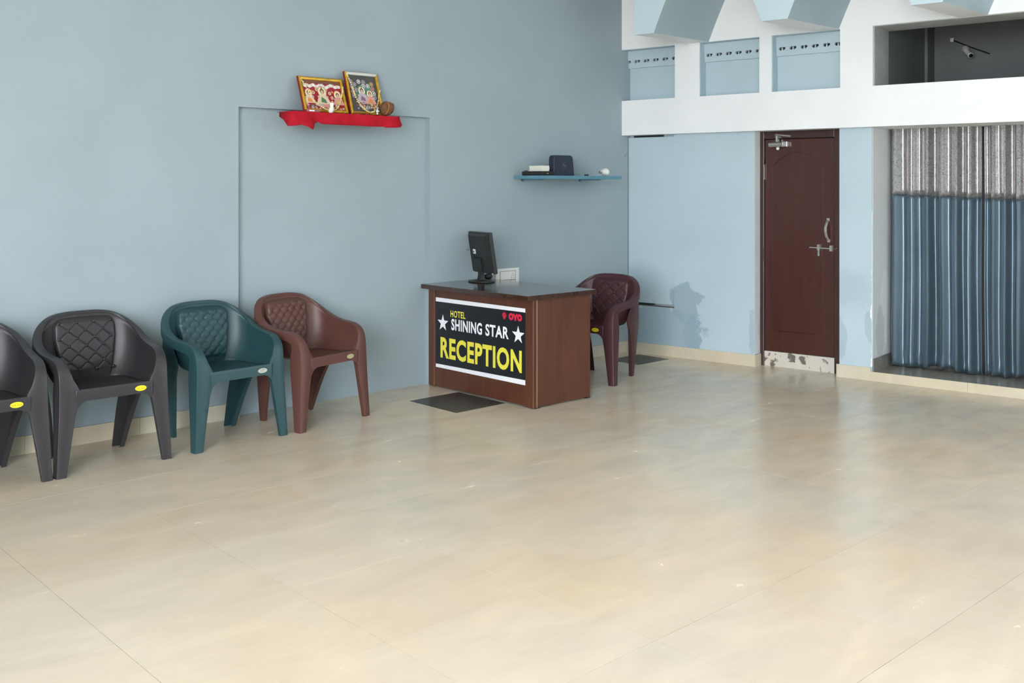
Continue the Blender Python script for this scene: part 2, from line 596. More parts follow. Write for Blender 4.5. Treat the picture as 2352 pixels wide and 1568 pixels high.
# dark room behind the upper opening, and the closed space behind the curtain
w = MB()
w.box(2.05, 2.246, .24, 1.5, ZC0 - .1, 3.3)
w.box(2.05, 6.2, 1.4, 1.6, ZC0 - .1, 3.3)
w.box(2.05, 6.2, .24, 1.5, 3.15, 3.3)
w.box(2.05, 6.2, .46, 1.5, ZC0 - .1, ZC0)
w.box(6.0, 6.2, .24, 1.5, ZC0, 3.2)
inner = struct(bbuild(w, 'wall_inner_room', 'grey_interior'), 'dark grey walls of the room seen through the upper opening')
MB().box(2.236, 2.249, OUT + .01, .26, ZC0, ZC1).build('reveal', 'lit_grey_plaster', inner)
MB().box(2.236, 4.4, OUT + .01, .26, ZC1 - .006, ZC1 + .001).build('reveal', 'lit_grey_plaster', inner)
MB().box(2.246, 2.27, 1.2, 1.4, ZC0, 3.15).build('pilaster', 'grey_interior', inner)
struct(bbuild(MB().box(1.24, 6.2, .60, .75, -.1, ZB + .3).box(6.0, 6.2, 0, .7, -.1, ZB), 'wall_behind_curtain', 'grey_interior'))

# skirting and step
bb = struct(bbuild(MB().box(-.02, 1.238, -.004, 0, 0, .094), 'baseboard_back', 'floor_bed'), 'beige stone skirting along the back wall')
for (a, c) in ((.0, .60), (.60, 1.252)):
    MB().box(a + .001, c, -.014, -.003, 0, .096).build('skirting_tile', 'skirting_stone', bb)
MB().box(1.2405, 1.2525, -.003, .118, 0, .096).build('skirting_tile', 'skirting_stone', bb)
MB().box(1.935, 2.203, -.014, 0, 0, .1).build('skirting_tile', 'skirting_stone', bb)
st = struct(bbuild(MB().box(2.209, QE, -.012, .60, -.05, .066), 'floor_step', 'step_stone'), 'low dark stone step under the curtain')
x = 2.204
for L_ in (.70, .66, .66, .66, .66):
    MB().box(x + .0015, x + L_, -.022, -.0115, 0, .071).build('riser_tile', 'skirting_stone', st)
    x += L_
for (a, c) in ((.004, .20), (.2015, .46)):
    MB().box(2.2115, 2.220, a, c, .0655, .165).build('skirting_tile', 'step_stone', st)

# ------------------------------------------------------------------ door
dr = thing('door_1', 'dark reddish brown wooden door with arched panel beside the curtain', 'door', BO, BR)
dr['kind'] = 'structure'
FY = .10
fm = MB()
for (a, c, z0, z1) in ((1.243, 1.278, 0, 1.944), (1.874, 1.952, 0, 1.944), (1.278, 1.874, 1.882, 1.944)):
    fm.box(a, c, FY, FY + .11, z0, z1)
bevel(fm.build('door_frame', 'door_frame_paint', dr), .004)
leaf = MB().box(1.281, 1.868, FY + .028, FY + .06, .125, 1.876).build('door_leaf', 'door_paint', dr)
pa, pb, pz0, pz1, ptop = 1.343, 1.778, .293, 1.650, 1.772
arch = [(pa, pz0)]
for kk in range(0, 17):
    t = kk / 16
    x = pa + (pb - pa) * t
    arch.append((x, pz1 + (ptop - pz1) * (1 - (2 * t - 1) ** 2) ** .9))
arch.append((pb, pz0))
outer = [(1.281, .125), (1.281, pz1)]
for kk in range(1, 16):
    outer.append((1.281 + (1.868 - 1.281) * kk / 16, 1.876))
outer += [(1.868, pz1), (1.868, .125)]
outer = [(1.281, .125), (1.281, pz1 + .02)] + [(1.281 + (1.868 - 1.281) * kk / 16, 1.876) for kk in range(1, 16)] + [(1.868, pz1 + .02), (1.868, .125)]
sm = MB()
n = len(arch)
yo, yi = FY + .018, FY + .030
sm.add([(x, yo, z) for x, z in outer] + [(x, yo, z) for x, z in arch] + [(x, yi, z) for x, z in arch] + [(x, yi, z) for x, z in outer],
       [(i, (i + 1) % n, n + (i + 1) % n, n + i) for i in range(n)] + [(n + i, n + (i + 1) % n, 2 * n + (i + 1) % n, 2 * n + i) for i in range(n)] +
       [(3 * n + i, 3 * n + (i + 1) % n, (i + 1) % n, i) for i in range(n)])
sm.build('door_stiles', 'door_paint', leaf)
inset = [(pa + (x - pa) * .955 + .0095 if False else x, z) for x, z in arch]
cx_, cz_ = (pa + pb) / 2, 1.0
ins = [(cx_ + (x - cx_) * .972, cz_ + (z - cz_) * .991) for x, z in arch]
MB().prism(ins, FY + .0205, FY + .0285).build('door_panel', 'door_paint', leaf)
MB().box(1.869, 1.8735, FY + .035, FY + .05, 1.62, 1.872).build('gap_light_strip', 'warm_gap_light', dr)  # added strip, warm light through the door gap put in as colour
MB().box(1.278, 1.874, FY + .01, FY + .09, -.01, .122).build('threshold', 'chipped_paint', dr)
bpts = [(1.818, FY + .016, 1.222), (1.818, FY - .005, 1.205), (1.815, FY - .03, 1.165), (1.816, FY - .034, 1.13), (1.819, FY - .022, 1.09), (1.822, FY + .004, 1.065), (1.823, FY + .016, 1.056)]
hm = MB()
secs = []
for p in bpts:
    secs.append([(p[0] - .010, p[1], p[2]), (p[0] + .010, p[1], p[2]), (p[0] + .010, p[1] + .005, p[2]), (p[0] - .010, p[1] + .005, p[2])])
hm.loft(secs)
hd = hm.build('door_handle', 'steel', leaf, smooth=True)
MB().box(1.808, 1.829, FY + .013, FY + .0182, 1.212, 1.235).build('handle_plate', 'steel', hd)
MB().box(1.813, 1.833, FY + .013, FY + .0182, 1.043, 1.066).build('handle_plate', 'steel', hd)
bl = MB().tube([(1.669, FY + .004, .997), (1.858, FY + .004, .992)], .006, 10).build('tower_bolt', 'steel', leaf, smooth=True)
MB().box(1.735, 1.752, FY - .005, FY + .0182, .978, 1.022).build('bolt_clamp', 'steel', bl)
MB().box(1.742, 1.756, FY - .009, FY - .003, .932, .985).build('bolt_tongue', 'steel', bl)
MB().box(1.836, 1.853, FY - .002, FY + .0182, .972, 1.018).build('bolt_keeper', 'steel', bl)
MB().tube([(1.880, FY - .004, .99), (1.890, FY - .012, .993), (1.898, FY - .002, .999)], .004, 6).build('bolt_staple', 'steel', dr)
clo = MB().tube([(1.330, FY - .012, 1.832), (1.455, FY - .012, 1.836)], .021, 16).build('door_closer', 'steel', dr, smooth=True)
bevel(MB().box(1.445, 1.492, FY - .030, FY + .017, 1.813, 1.858).build('closer_block', 'steel', clo), .004)
MB().box(1.396, 1.414, FY - .035, FY + .0, 1.855, 1.905).build('closer_pivot', 'steel', clo)
MB().lathe([(.006, -.020), (.013, -.014), (.014, -.002), (.009, .004)], 12, (1.405, FY - .012, 1.808)).build('closer_knob', 'white_plastic', clo, smooth=True)
MB().tube([(1.388, FY - .018, 1.914), (1.43, FY - .022, 1.910), (1.513, FY - .008, 1.901)], .008, 8).build('closer_arm', 'steel', clo)
MB().box(1.2755, 1.2815, FY - .002, FY + .010, 1.547, 1.671).build('hinge', 'steel', dr)
MB().box(1.2755, 1.2815, FY - .001, FY + .010, .86, .985).build('hinge', 'door_frame_paint', dr)

# ------------------------------------------------------------------ bracket lamp in the upper room
lm = thing('bulb_holder', 'white angled bulb holder on the dark wall above the white band', 'lamp', BO, BR)
MB().box(2.405, 2.432, 1.385, 1.4, 2.735, 2.767).build('junction_box', 'white_plastic', lm)
MB().tube([(2.43, 1.393, 2.745), (2.57, 1.393, 2.675), (2.72, 1.393, 2.607)], .006, 6).build('wire_conduit', 'black_plastic', lm)
MB().tube([(2.525, 1.40, 2.665), (2.535, 1.375, 2.655), (2.55, 1.345, 2.635)], [.03, .028, .022], 12).build('holder_base', 'white_plastic', lm, smooth=True)
MB().tube([(2.55, 1.345, 2.635), (2.575, 1.31, 2.612), (2.598, 1.28, 2.592)], [.021, .022, .023], 12).build('holder_socket', 'white_plastic', lm, smooth=True)
MB().tube([(2.598, 1.28, 2.592), (2.602, 1.276, 2.588)], .018, 12).build('socket_mouth', 'black_plastic', lm)

# ------------------------------------------------------------------ curtains
def curtain(name, label, q0, q1, folds, seed, hem0, hem1, zsplit0, zsplit1):
    rnd = random.Random(seed)
    t = thing(name, label, 'curtain', BO, BR, 'curtain panels in the doorway')
    NX = int((q1 - q0) / .006)
    ph = [rnd.uniform(0, 6.28) for _ in range(6)]
    def pt(s, z):
        q = q0 + (q1 - q0) * s
        k = (z - .08) / 1.95
        # crests sit at the listed fold positions, soft and uneven between them
        y = 0
        j = 0
        while j < len(folds) - 1 and folds[j + 1] < q:
            j += 1
        a, b_ = (folds[j], folds[j + 1]) if j < len(folds) - 1 else (folds[j], folds[j] + .11)
        u = (q - a) / (b_ - a)
        amp = (.030 + .012 * math.sin(2.3 * j + ph[0])) * min(1, (b_ - a) / .09)
        y = -amp * math.cos(2 * math.pi * u)
        y += .010 * math.sin(7 * q + ph[2] + .9 * z) + .003 * (1 - k) * math.sin(21 * q - 2.2 * z + ph[3])
        flare = (1 - k) ** 2
        return (q + .004 * math.sin(4 * z + 7 * q) * (1 - k), .36 + y * (.85 + .25 * flare), z)
    def sheet(za, zb_, nz, nm, mat, wrinkle=False):
        P = []
        for i in range(NX + 1):
            s = i / NX
            col = []
            for j in range(nz + 1):
                v_ = j / nz
                z = za(s) + (zb_(s) - za(s)) * v_
                p = list(pt(s, z))
                if wrinkle:
                    d = math.exp(-((z - za(s) - .05) / .05) ** 2)
                    p[1] += .007 * d * math.sin(60 * s * (q1 - q0) / .68 + 40 * z) * math.sin(13 * s + ph[5])
                col.append(tuple(p))
            P.append(col)
        o = MB().grid(P).build(nm, mat, t, smooth=True, angle=80)
        md = o.modifiers.new('cloth', 'SOLIDIFY')
        md.thickness = .002
        return o
    hem = lambda s: hem0 + (hem1 - hem0) * s + .010 * math.sin(9 * s + seed) + .006 * math.sin(31 * s)
    spl = lambda s: zsplit0 + (zsplit1 - zsplit0) * s + .003 * math.sin(20 * s)
    sheet(lambda s: spl(s), lambda s: 2.03, 14, 'jacquard_band', 'jacquard')
    sheet(hem, lambda s: spl(s), 44, 'satin_drop', 'satin', True)
    return t
curtain('curtain', 'silver topped blue satin curtain beside the bare plaster jamb', 2.225, 2.915,
        [2.18, 2.262, 2.39, 2.51, 2.62, 2.725, 2.82, 2.93], 3, .083, .080, 1.428, 1.405)
curtain('curtain', 'silver topped blue satin curtain cut off by the picture edge', 2.926, 4.05,
        [2.90, 2.985, 3.07, 3.16, 3.26, 3.35, 3.45, 3.52, 3.62, 3.70, 3.80, 3.9, 4.0, 4.1], 11, .080, .088, 1.400, 1.39)
ln = MB()
ln.grid([[(q, .430 + .006 * math.sin(70 * q + z * 3), z) for z in np.linspace(.075, 2.03, 20)] for q in np.linspace(2.885, 2.955, 8)])
lo_ = bbuild(ln, 'lining_gap_shade', 'lining_shade_cloth', smooth=True)  # lining strip darkened, shade between the curtains is in its colour
lo_.modifiers.new('cloth', 'SOLIDIFY').thickness = .002
tag(lo_, 'narrow lining strip darkened as shade in the gap between the two satin curtains', 'curtain')
rod = bbuild(MB().tube([(2.212, .36, 2.06), (4.3, .36, 2.06)], .012, 10), 'curtain_rod', 'steel')
tag(rod, 'steel rod carrying the satin curtains behind the white band', 'curtain rod')

# ------------------------------------------------------------------ reception desk
DX0, DX1, DY0, DY1, DT = -2.272, -1.715, -.006, -1.135, .764
dk = thing('reception_desk', 'dark brown laminate reception desk built against the wall', 'desk', (0, 0, 0))
bevel(MB().box(-2.345, -1.675, -.004, -1.158, .731, DT).build('desk_top', 'desk_top_laminate', dk), .003)
MB().box(DX0 + .004, DX0 + .022, -.075, -1.055, .012, .731).build('front_panel', 'desk_laminate', dk)
MB().box(DX0, DX0 + .03, DY0, -.073, .006, .731).build('front_stile', 'desk_laminate', dk)
MB().box(DX0, DX0 + .03, -1.057, -1.1365, .006, .731).build('front_stile', 'desk_laminate', dk)
MB().box(DX0 + .031, DX1, DY1 + .02, DY1, .010, .731).build('side_panel', 'desk_laminate', dk)
MB().box(DX0 + .026, DX0 + .033, -1.1375, -1.139, .008, .731).build('corner_band', 'edge_band', dk)
MB().box(DX0 - .0012, DX0 + .001, -.0725, -.0748, .006, .731).build('stile_band', 'edge_band', dk)
MB().box(DX0 - .0012, DX0 + .001, -1.131, -1.1335, .006, .731).build('stile_band', 'edge_band', dk)
MB().box(DX0 + .03, DX1, -.026, -.004, .010, .731).build('side_panel', 'desk_laminate', dk)
MB().box(-1.99, -1.97, -.026, -1.115, .25, .731).build('modesty_board', 'desk_laminate', dk)
for (x, y) in ((-2.225, -1.12), (-1.735, -1.12), (-2.225, -.03), (-1.735, -.03)):
    MB().box(x - .018, x + .018, y - .012, y + .012, 0, .012).build('foot', 'black_plastic', dk)

sg = thing('reception_sign', 'black vinyl reception sign with yellow and white lettering on desk', 'sign', (DX0, 0, 0))
SU, SR = (0, 0, 1), (0, -1, 0)
MB().box(.0015, .0038, -.092, -1.055, .15, .667).build('sign_sheet', 'sign_black', sg)
def strip(z0a, z0b, z1a, z1b):
    vs = [(0, -.092, z0a), (0, -1.055, z0b), (0, -1.055, z1b), (0, -.092, z1a)]
    vs += [(.0014, y, z) for _, y, z in vs]
    MB().add(vs, [(0, 1, 2, 3), (7, 6, 5, 4), (0, 4, 5, 1), (1, 5, 6, 2), (2, 6, 7, 3), (3, 7, 4, 0)]).build('white_border', 'sign_white', sg)
strip(.637, .641, .667, .667)
strip(.150, .150, .175, .184)
def sign_text(body, y0, y1, z0, z1, mat, name, bold):
    vs, fs = text2d(body, abs(y1 - y0), z1 - z0, bold)
    flat(vs, fs, (.0008, (y0 + y1) / 2, (z0 + z1) / 2), SR, SU).build(name, mat, sg)
sign_text('HOTEL', -.262, -.430, .536, .585, 'sign_yellow', 'lettering', .022)
sign_text('SHINING', -.272, -.612, .441, .525, 'sign_white', 'lettering', .03)
sign_text('STAR', -.648, -.890, .441, .525, 'sign_white', 'lettering', .03)
sign_text('RECEPTION', -.146, -1.020, .225, .380, 'sign_yellow', 'lettering', .035)
def star(yc, zc, ro):
    vs = []
    for kk in range(10):
        a = math.pi / 2 + kk * math.pi / 5
        r_ = ro if kk % 2 == 0 else ro * .40
        vs.append((r_ * math.cos(a), r_ * math.sin(a)))
    vs.append((0, 0))
    flat(vs, [(kk, (kk + 1) % 10, 10) for kk in range(10)], (.0008, yc, zc), SR, SU).build('star', 'sign_white', sg)
star(-.174, .483, .064)
star(-.985, .481, .064)
# red chain mark: three fat letters and a striped drop
def ring(yc, zc, ro, ri_):
    n = 24
    vs = [(r_ * math.cos(2 * math.pi * q / n), r_ * math.sin(2 * math.pi * q / n)) for r_ in (ro, ri_) for q in range(n)]
    return vs, [(q, (q + 1) % n, n + (q + 1) % n, n + q) for q in range(n)]
lg = MB()
for yc in (-.9135, -.9985):
    v2, f2 = ring(0, 0, .0245, .0085)
    flat(v2, f2, (.0008, yc, .600), SR, SU, lg)
v2 = [(-.026, .0225), (-.008, .0235), (0, .008), (.008, .0235), (.026, .0225), (.009, -.006), (.009, -.024), (-.009, -.024), (-.009, -.006)]
flat(v2, [(0, 1, 2, 8), (2, 3, 4, 5), (8, 2, 5), (8, 5, 6, 7)], (.0006, -.956, .600), SR, SU, lg)
lg.build('lettering', 'sign_red', sg)
lg = MB()
for q in range(9):
    z = .0235 - q * .0056
    ww = .021 * math.sqrt(max(.05, 1 - ((z - .004) / .0225) ** 2)) if z > .002 else .021 * max(.12, 1 + (z - .002) / .030)
    flat([(-ww, z - .0046), (ww, z - .0046), (ww, z), (-ww, z)], [(0, 1, 2, 3)], (.0008, -.845, .600), SR, SU, lg)
lg.build('drop_mark', 'sign_red', sg)

# ------------------------------------------------------------------ things on the desk
mo = thing('monitor', 'black computer monitor seen from behind on the reception desk', 'monitor', (-1.905, -.188, DT), R(-12.7))
bs = MB()
bs.lathe([(.118, 0), (.122, .004), (.120, .010), (.06, .016), (.02, .022)], 32)
bo = bs.build('stand_base', 'black_plastic', mo, smooth=True)
bo.scale = (.78, 1.0, 1)
MB().loft([[(x * k, y * k2, z) for x, y in ((-.018, -.03), (.012, -.03), (.012, .03), (-.018, .03))] for z, k, k2 in ((.012, 1.2, 1.1), (.05, 1, .8), (.13, 1, .8))]).build('stand_neck', 'black_plastic', mo)
T = .156
lean = Matrix.Rotation(R(-9), 4, 'Y')
def leaned(mb, x=0, z=.222):
    mb.v = [tuple(Vector((x, 0, z)) + lean @ Vector(p)) for p in mb.v]
    return mb
hb = MB().box(-.005, .028, -.165, .165, -.158, .158)
hs = bevel(leaned(hb).build('screen_bezel', 'black_plastic', mo), .006, 3)
bk = MB().loft([[(-.005, -.155, -.148), (-.005, .155, -.148), (-.005, .155, .148), (-.005, -.155, .148)], [(-.030, -.125, -.140), (-.030, .125, -.140), (-.030, .125, .135), (-.030, -.125, .135)]])
leaned(bk).build('rear_shell', 'black_plastic', mo)
leaned(MB().box(-.042, -.028, -.045, .065, -.13, -.035)).build('connector_hood', 'black_plastic', mo)
leaned(MB().box(-.0315, -.030, .035, .075, -.005, .030)).build('rating_label', 'pale_card', mo)
leaned(MB().box(-.0322, -.0315, .054, .068, .004, .018)).build('label_print', 'navy_plastic', mo)
leaned(MB().box(.0278, .0290, -.15, .15, -.14, .14)).build('screen', 'screen_glass', mo)
leaned(MB().box(-.0055, -.004, -.150, -.130, -.159, -.150)).build('port_tab', 'white_plastic', mo)

ms = MB()
ms.ball((0, 0, .012), .03, 14, 8, (1.7, 1.0, .85))
mso = ms.build('computer_mouse', 'black_plastic', smooth=True)
mso.location = (-1.735, -.075, DT + .012)
mso.rotation_euler = (0, 0, R(20))
tag(mso, 'small black computer mouse lying behind the monitor stand', 'mouse')

sw = thing('switchboard', 'white electrical socket plate on the wall behind the desk', 'socket plate', (0, 0, 0))
bevel(MB().box(-1.595, -1.345, -.012, 0, .60, .832).build('back_plate', 'white_plastic', sw), .003)
for (z0, z1) in ((.742, .808), (.650, .732)):
    md_ = bevel(MB().box(-1.551, -1.389, -.016, -.011, z0, z1).build('module_plate', 'white_plastic', sw), .002)
    fr = MB()
    a, c, t = -1.553, -1.387, .003
    fr.box(a, c, -.0135, -.0118, z1, z1 + t).box(a, c, -.0135, -.0118, z0 - t, z0).box(a - t, a, -.0135, -.0118, z0 - t, z1 + t).box(c, c + t, -.0135, -.0118, z0 - t, z1 + t)
    fr.build('module_seam', 'grey_print', md_)
    for (dx, dz) in ((0, .014), (-.011, -.002), (.011, -.002), (-.011, -.018), (.011, -.018)):
        h = MB().tube([(-1.418 + dx, -.0168, (z0 + z1) / 2 + dz), (-1.418 + dx, -.0155, (z0 + z1) / 2 + dz)], .0035, 8)
        h.build('socket_hole', 'dark_gap', md_)
for (x, z) in ((-1.582, .82), (-1.358, .82), (-1.582, .72), (-1.358, .72)):
    MB().tube([(x, -.0128, z), (x, -.0115, z)], .004, 8).build('screw', 'steel', sw)

# ------------------------------------------------------------------ blue shelf and the things on it
bs_ = thing('wall_shelf', 'blue painted wooden wall shelf above the desk near the corner', 'shelf', (0, 0, 0))
SZ = 1.576
MB().box(-1.395, -.44, -.32, 0, SZ - .026, SZ).build('shelf_board', 'shelf_blue', bs_)
for x in (-1.30, -.62):
    br = MB()
    br.box(x - .012, x + .012, -.24, 0, SZ - .034, SZ - .026).box(x - .012, x + .012, -.012, 0, SZ - .046, SZ - .026)
    br.build('shelf_bracket', 'shelf_blue', bs_)
ty = thing('set_top_box', 'flat black electronics box lying on the blue shelf', 'device', (-1.29, -.18, SZ))
bevel(MB().box(-.09, .09, -.10, .10, .003, .034).build('casing', 'black_plastic', ty), .004)
MB().box(-.085, .085, -.095, .095, 0, .004).build('foot_strip', 'black_plastic', ty)
MB().box(.0, .010, -.1012, -.0998, .014, .020).build('indicator', 'white_plastic', ty)
MB().tube([(-.078, .05, .036), (-.066, .055, .038), (-.060, .075, .038), (-.074, .085, .038), (-.084, .07, .038)], .003, 6).build('coiled_lead', 'black_plastic', ty)
for kk, (dz, lab) in enumerate(((.0, 'thin white box at the bottom of the stack on the blue shelf'), (.0145, 'thin white box in the middle of the stack on the blue shelf'), (.029, 'thin white box on top of the stack on the blue shelf'))):
    o = thing('switch_box', lab, 'box', (-1.292 + .003 * (kk % 2), -.19, SZ + .0360 + dz), 0, 'thin white boxes on the blue shelf')
    MB().box(-.042, .042, -.07, .07, 0, .009).build('carton_tray', 'cream_card', o)
    MB().box(-.0435, .0435, -.0715, .0715, .007, .0138).build('carton_lid', 'pale_card', o)
rt = thing('router', 'upright navy square router with pale emblem on the blue shelf', 'router', (-1.035, -.19, SZ), 0)
ro_ = []
def rrect(w_, h_, cl, cr):
    pts = []
    for (x, z, sx, sz, r_) in ((w_ / 2, h_, 1, 1, cr), (-w_ / 2, h_, -1, 1, cl), (-w_ / 2, 0, -1, -1, .012), (w_ / 2, 0, 1, -1, .012)):
        a0 = {(1, 1): 0, (-1, 1): 90, (-1, -1): 180, (1, -1): 270}[(sx, sz)]
        for q in range(6):
            a = R(a0 + 90 * q / 5)
            pts.append((x - sx * r_ + r_ * math.cos(a), z - sz * r_ + r_ * math.sin(a)))
    return pts
rp = rrect(.245, .168, .03, .03)
rb = MB().prism(rp, -.03, .03)
rb.v = [(x * (1 - .10 * z / .168), y + .05 * z, z) for x, y, z in rb.v]
bevel(rb.build('router_body', 'navy_plastic', rt), .006, 3)
em = MB()
v2, f2 = ring(0, 0, .026, .023)
flat(v2, f2, (.0, -.0268, .085), (1, 0, 0), (0, .05, 1), em)
v2 = [(-.016, -.010), (-.004, -.006), (.016, -.012), (.018, .000), (.006, .010), (-.002, .018), (-.010, .012), (-.006, .002)]
flat(v2, [tuple(range(8))], (.0, -.0272, .085), (1, 0, 0), (0, .05, 1), em)
em.build('emblem', 'grey_print', rt)
ad = MB().box(-.018, .018, -.01, .01, 0, .014)
ad_o = bevel(ad.build('cable_adapter', 'navy_plastic'), .003)
ad_o.location = (-.80, -.25, SZ)
tag(ad_o, 'tiny dark adapter lying between the router and the white bulb', 'adapter')
bu = thing('led_bulb', 'white bulb lying on its side at the end of the blue shelf', 'bulb', (-.575, -.25, SZ + .033), R(8))
def lathex(mb, prof, n=18):
    secs = [[(x, r_ * math.cos(q * 2 * math.pi / n), r_ * math.sin(q * 2 * math.pi / n)) for q in range(n)] for x, r_ in prof]
    return mb.loft(secs)
lathex(MB(), [(.0, .033), (.015, .034), (.03, .030), (.042, .020), (.048, .006)]).build('bulb_dome', 'pale_card', bu, smooth=True)
lathex(MB(), [(-.048, .016), (-.03, .022), (0, .032)]).build('bulb_body', 'white_plastic', bu, smooth=True)
lathex(MB(), [(-.078, .010), (-.074, .013), (-.048, .013)]).build('bulb_cap', 'steel', bu, smooth=True)

# ------------------------------------------------------------------ prayer shelf
SH = 1.984
ps = thing('prayer_shelf', 'small wall shelf under a red cloth holding two framed pictures', 'shelf', (0, 0, 0))
MB().box(-3.50, -2.70, -.2045, 0, SH - .030, SH - .004).box(-3.44, -2.75, 0, .05, SH - .030, SH - .004).build('shelf_board', 'black_plastic', ps)
cl = MB()
path = [(-3.548, -.03, 1.955), (-3.556, -.10, 1.93), (-3.578, -.19, 1.884), (-3.540, -.222, 1.886), (-3.487, -.218, 1.894), (-3.455, -.232, 1.884), (-3.415, -.238, 1.865), (-3.398, -.222, 1.885), (-3.385, -.210, 1.908),
        (-3.36, -.209, 1.918), (-3.33, -.210, 1.906), (-3.2, -.2095, 1.905), (-3.05, -.211, 1.906), (-2.92, -.2095, 1.905), (-2.83, -.211, 1.907), (-2.818, -.217, 1.901), (-2.74, -.222, 1.904), (-2.69, -.215, 1.908), (-2.655, -.19, 1.925), (-2.645, -.13, 1.95), (-2.672, -.04, 1.962)]
top = []
for (x, y, z) in path:
    top.append((min(max(x, -3.546), -2.689), max(y, -.2055), SH))
P = []
for (a, c) in zip(top, path):
    col = [(min(max(a[0], -3.40), -2.85) * .5 + a[0] * .5, a[1] * .4, SH), a]
    for q in range(1, 6):
        t = q / 5
        col.append((a[0] + (c[0] - a[0]) * t ** .8, a[1] + (c[1] - a[1]) * t ** .8, a[2] + (c[2] - a[2]) * t))
    P.append(col)
cl.grid(P)
cl.add([(-3.546, -.2, SH), (-2.689, -.2, SH), (-2.689, -.001, SH), (-3.546, -.001, SH)], [(0, 1, 2, 3)])
clo_ = cl.build('red_cloth', 'red_cloth', ps, smooth=True, angle=50)
clo_.modifiers.new('cloth', 'SOLIDIFY').thickness = .0015

def lie(name, label, cx, w_, h_, lean_deg, y, inner_mats, draw, edge2=False):
    f = thing(name, label, 'picture frame', (cx, y, SH + .003))
    f.rotation_euler = (R(-lean_deg), 0, 0)
    b_, d = .020, .016
    # mitred rails
    def rail(p, nm, mat):
        a = [(x, -d, z) for x, z in p]
        c = [(x, 0, z) for x, z in p]
        # raised moulding: outer edge lower than the middle
        mid = [((p[0][0] + p[3][0]) / 2, (p[0][1] + p[3][1]) / 2), ((p[1][0] + p[2][0]) / 2, (p[1][1] + p[2][1]) / 2)]
        m_ = [(x, -d - .006, z) for x, z in mid]
        vs = a + c + m_
        MB().add(vs, [(0, 1, 9, 8), (8, 9, 2, 3), (4, 7, 6, 5), (0, 4, 5, 1), (3, 2, 6, 7), (0, 8, 3, 7, 4), (1, 5, 6, 2, 9)]).build(nm, mat, f)
    W, H_ = w_ / 2, h_
    rail([(-W, 0), (W, 0), (W - b_, b_), (-W + b_, b_)], 'frame_rail', 'gold_frame')
    rail([(-W, H_), (W, H_), (W - b_, H_ - b_), (-W + b_, H_ - b_)], 'frame_rail', 'silver_frame_edge' if edge2 else 'gold_frame')
    rail([(-W, 0), (-W, H_), (-W + b_, H_ - b_), (-W + b_, b_)], 'frame_rail', 'gold_frame')
    rail([(W, 0), (W, H_), (W - b_, H_ - b_), (W - b_, b_)], 'frame_rail', 'gold_frame')
    eg = MB()
    t = .004
    eg.box(-W - t, -W, -.010, .004, 0, H_ + t).box(W, W + t, -.010, .004, 0, H_ + t).box(-W, W, -.010, .004, H_, H_ + t).box(-W, W, 0, .004, 0, H_)
    eg.build('frame_edge', 'frame_edge_red', f)
    pr = MB()
    names = inner_mats
    lay = [0]
    def put(kind, mat, *a):
        lay[0] += 1
        yy = -.004 - .00006 * lay[0]
        mi = names.index(mat)
        if kind == 'rect':
            x0, x1, z0, z1 = a
            flat([(x0, z0), (x1, z0), (x1, z1), (x0, z1)], [(0, 1, 2, 3)], (0, yy, 0), (1, 0, 0), (0, 0, 1), pr, mi)
        elif kind == 'oval':
            x, z, rx, rz_ = a
            v2, f2 = disc2d(rx, rz_, 14, x, z)
            flat(v2, f2, (0, yy, 0), (1, 0, 0), (0, 0, 1), pr, mi)
        elif kind == 'poly':
            flat(list(a[0]), [tuple(range(len(a[0])))], (0, yy, 0), (1, 0, 0), (0, 0, 1), pr, mi)
    draw(put, W - b_, b_, H_ - b_)
    pr.build('print', names, f)
    for x in (-W * .5, W * .4):
        pass
    return f
def figure(put, x, z, s, robe, halo, trim, skin='p_skin'):
    put('oval', halo, x, z + .085 * s, .034 * s, .042 * s)
    put('oval', 'p_halo', x, z + .085 * s, .028 * s, .035 * s)
    put('poly', robe, [(x - .055 * s, z), (x + .055 * s, z), (x + .040 * s, z + .035 * s), (x + .022 * s, z + .068 * s), (x - .022 * s, z + .068 * s), (x - .040 * s, z + .035 * s)])
    put('oval', 'p_brown', x, z + .088 * s, .017 * s, .020 * s)
    put('oval', skin, x, z + .082 * s, .012 * s, .015 * s)
    put('poly', trim, [(x - .008 * s, z + .104 * s), (x + .008 * s, z + .104 * s), (x, z + .125 * s)])
    put('poly', trim, [(x - .020 * s, z + .012 * s), (x + .024 * s, z + .006 * s), (x + .018 * s, z + .030 * s), (x - .010 * s, z + .050 * s)])
    put('oval', skin, x - .034 * s, z + .048 * s, .007 * s, .010 * s)
    put('oval', skin, x + .034 * s, z + .048 * s, .007 * s, .010 * s)
PM = ['p_red', 'p_dark', 'p_green', 'p_white', 'p_cream', 'p_halo', 'p_pink', 'p_orange', 'p_violet', 'p_lav', 'p_skin', 'p_leaf', 'p_brown', 'p_gold']
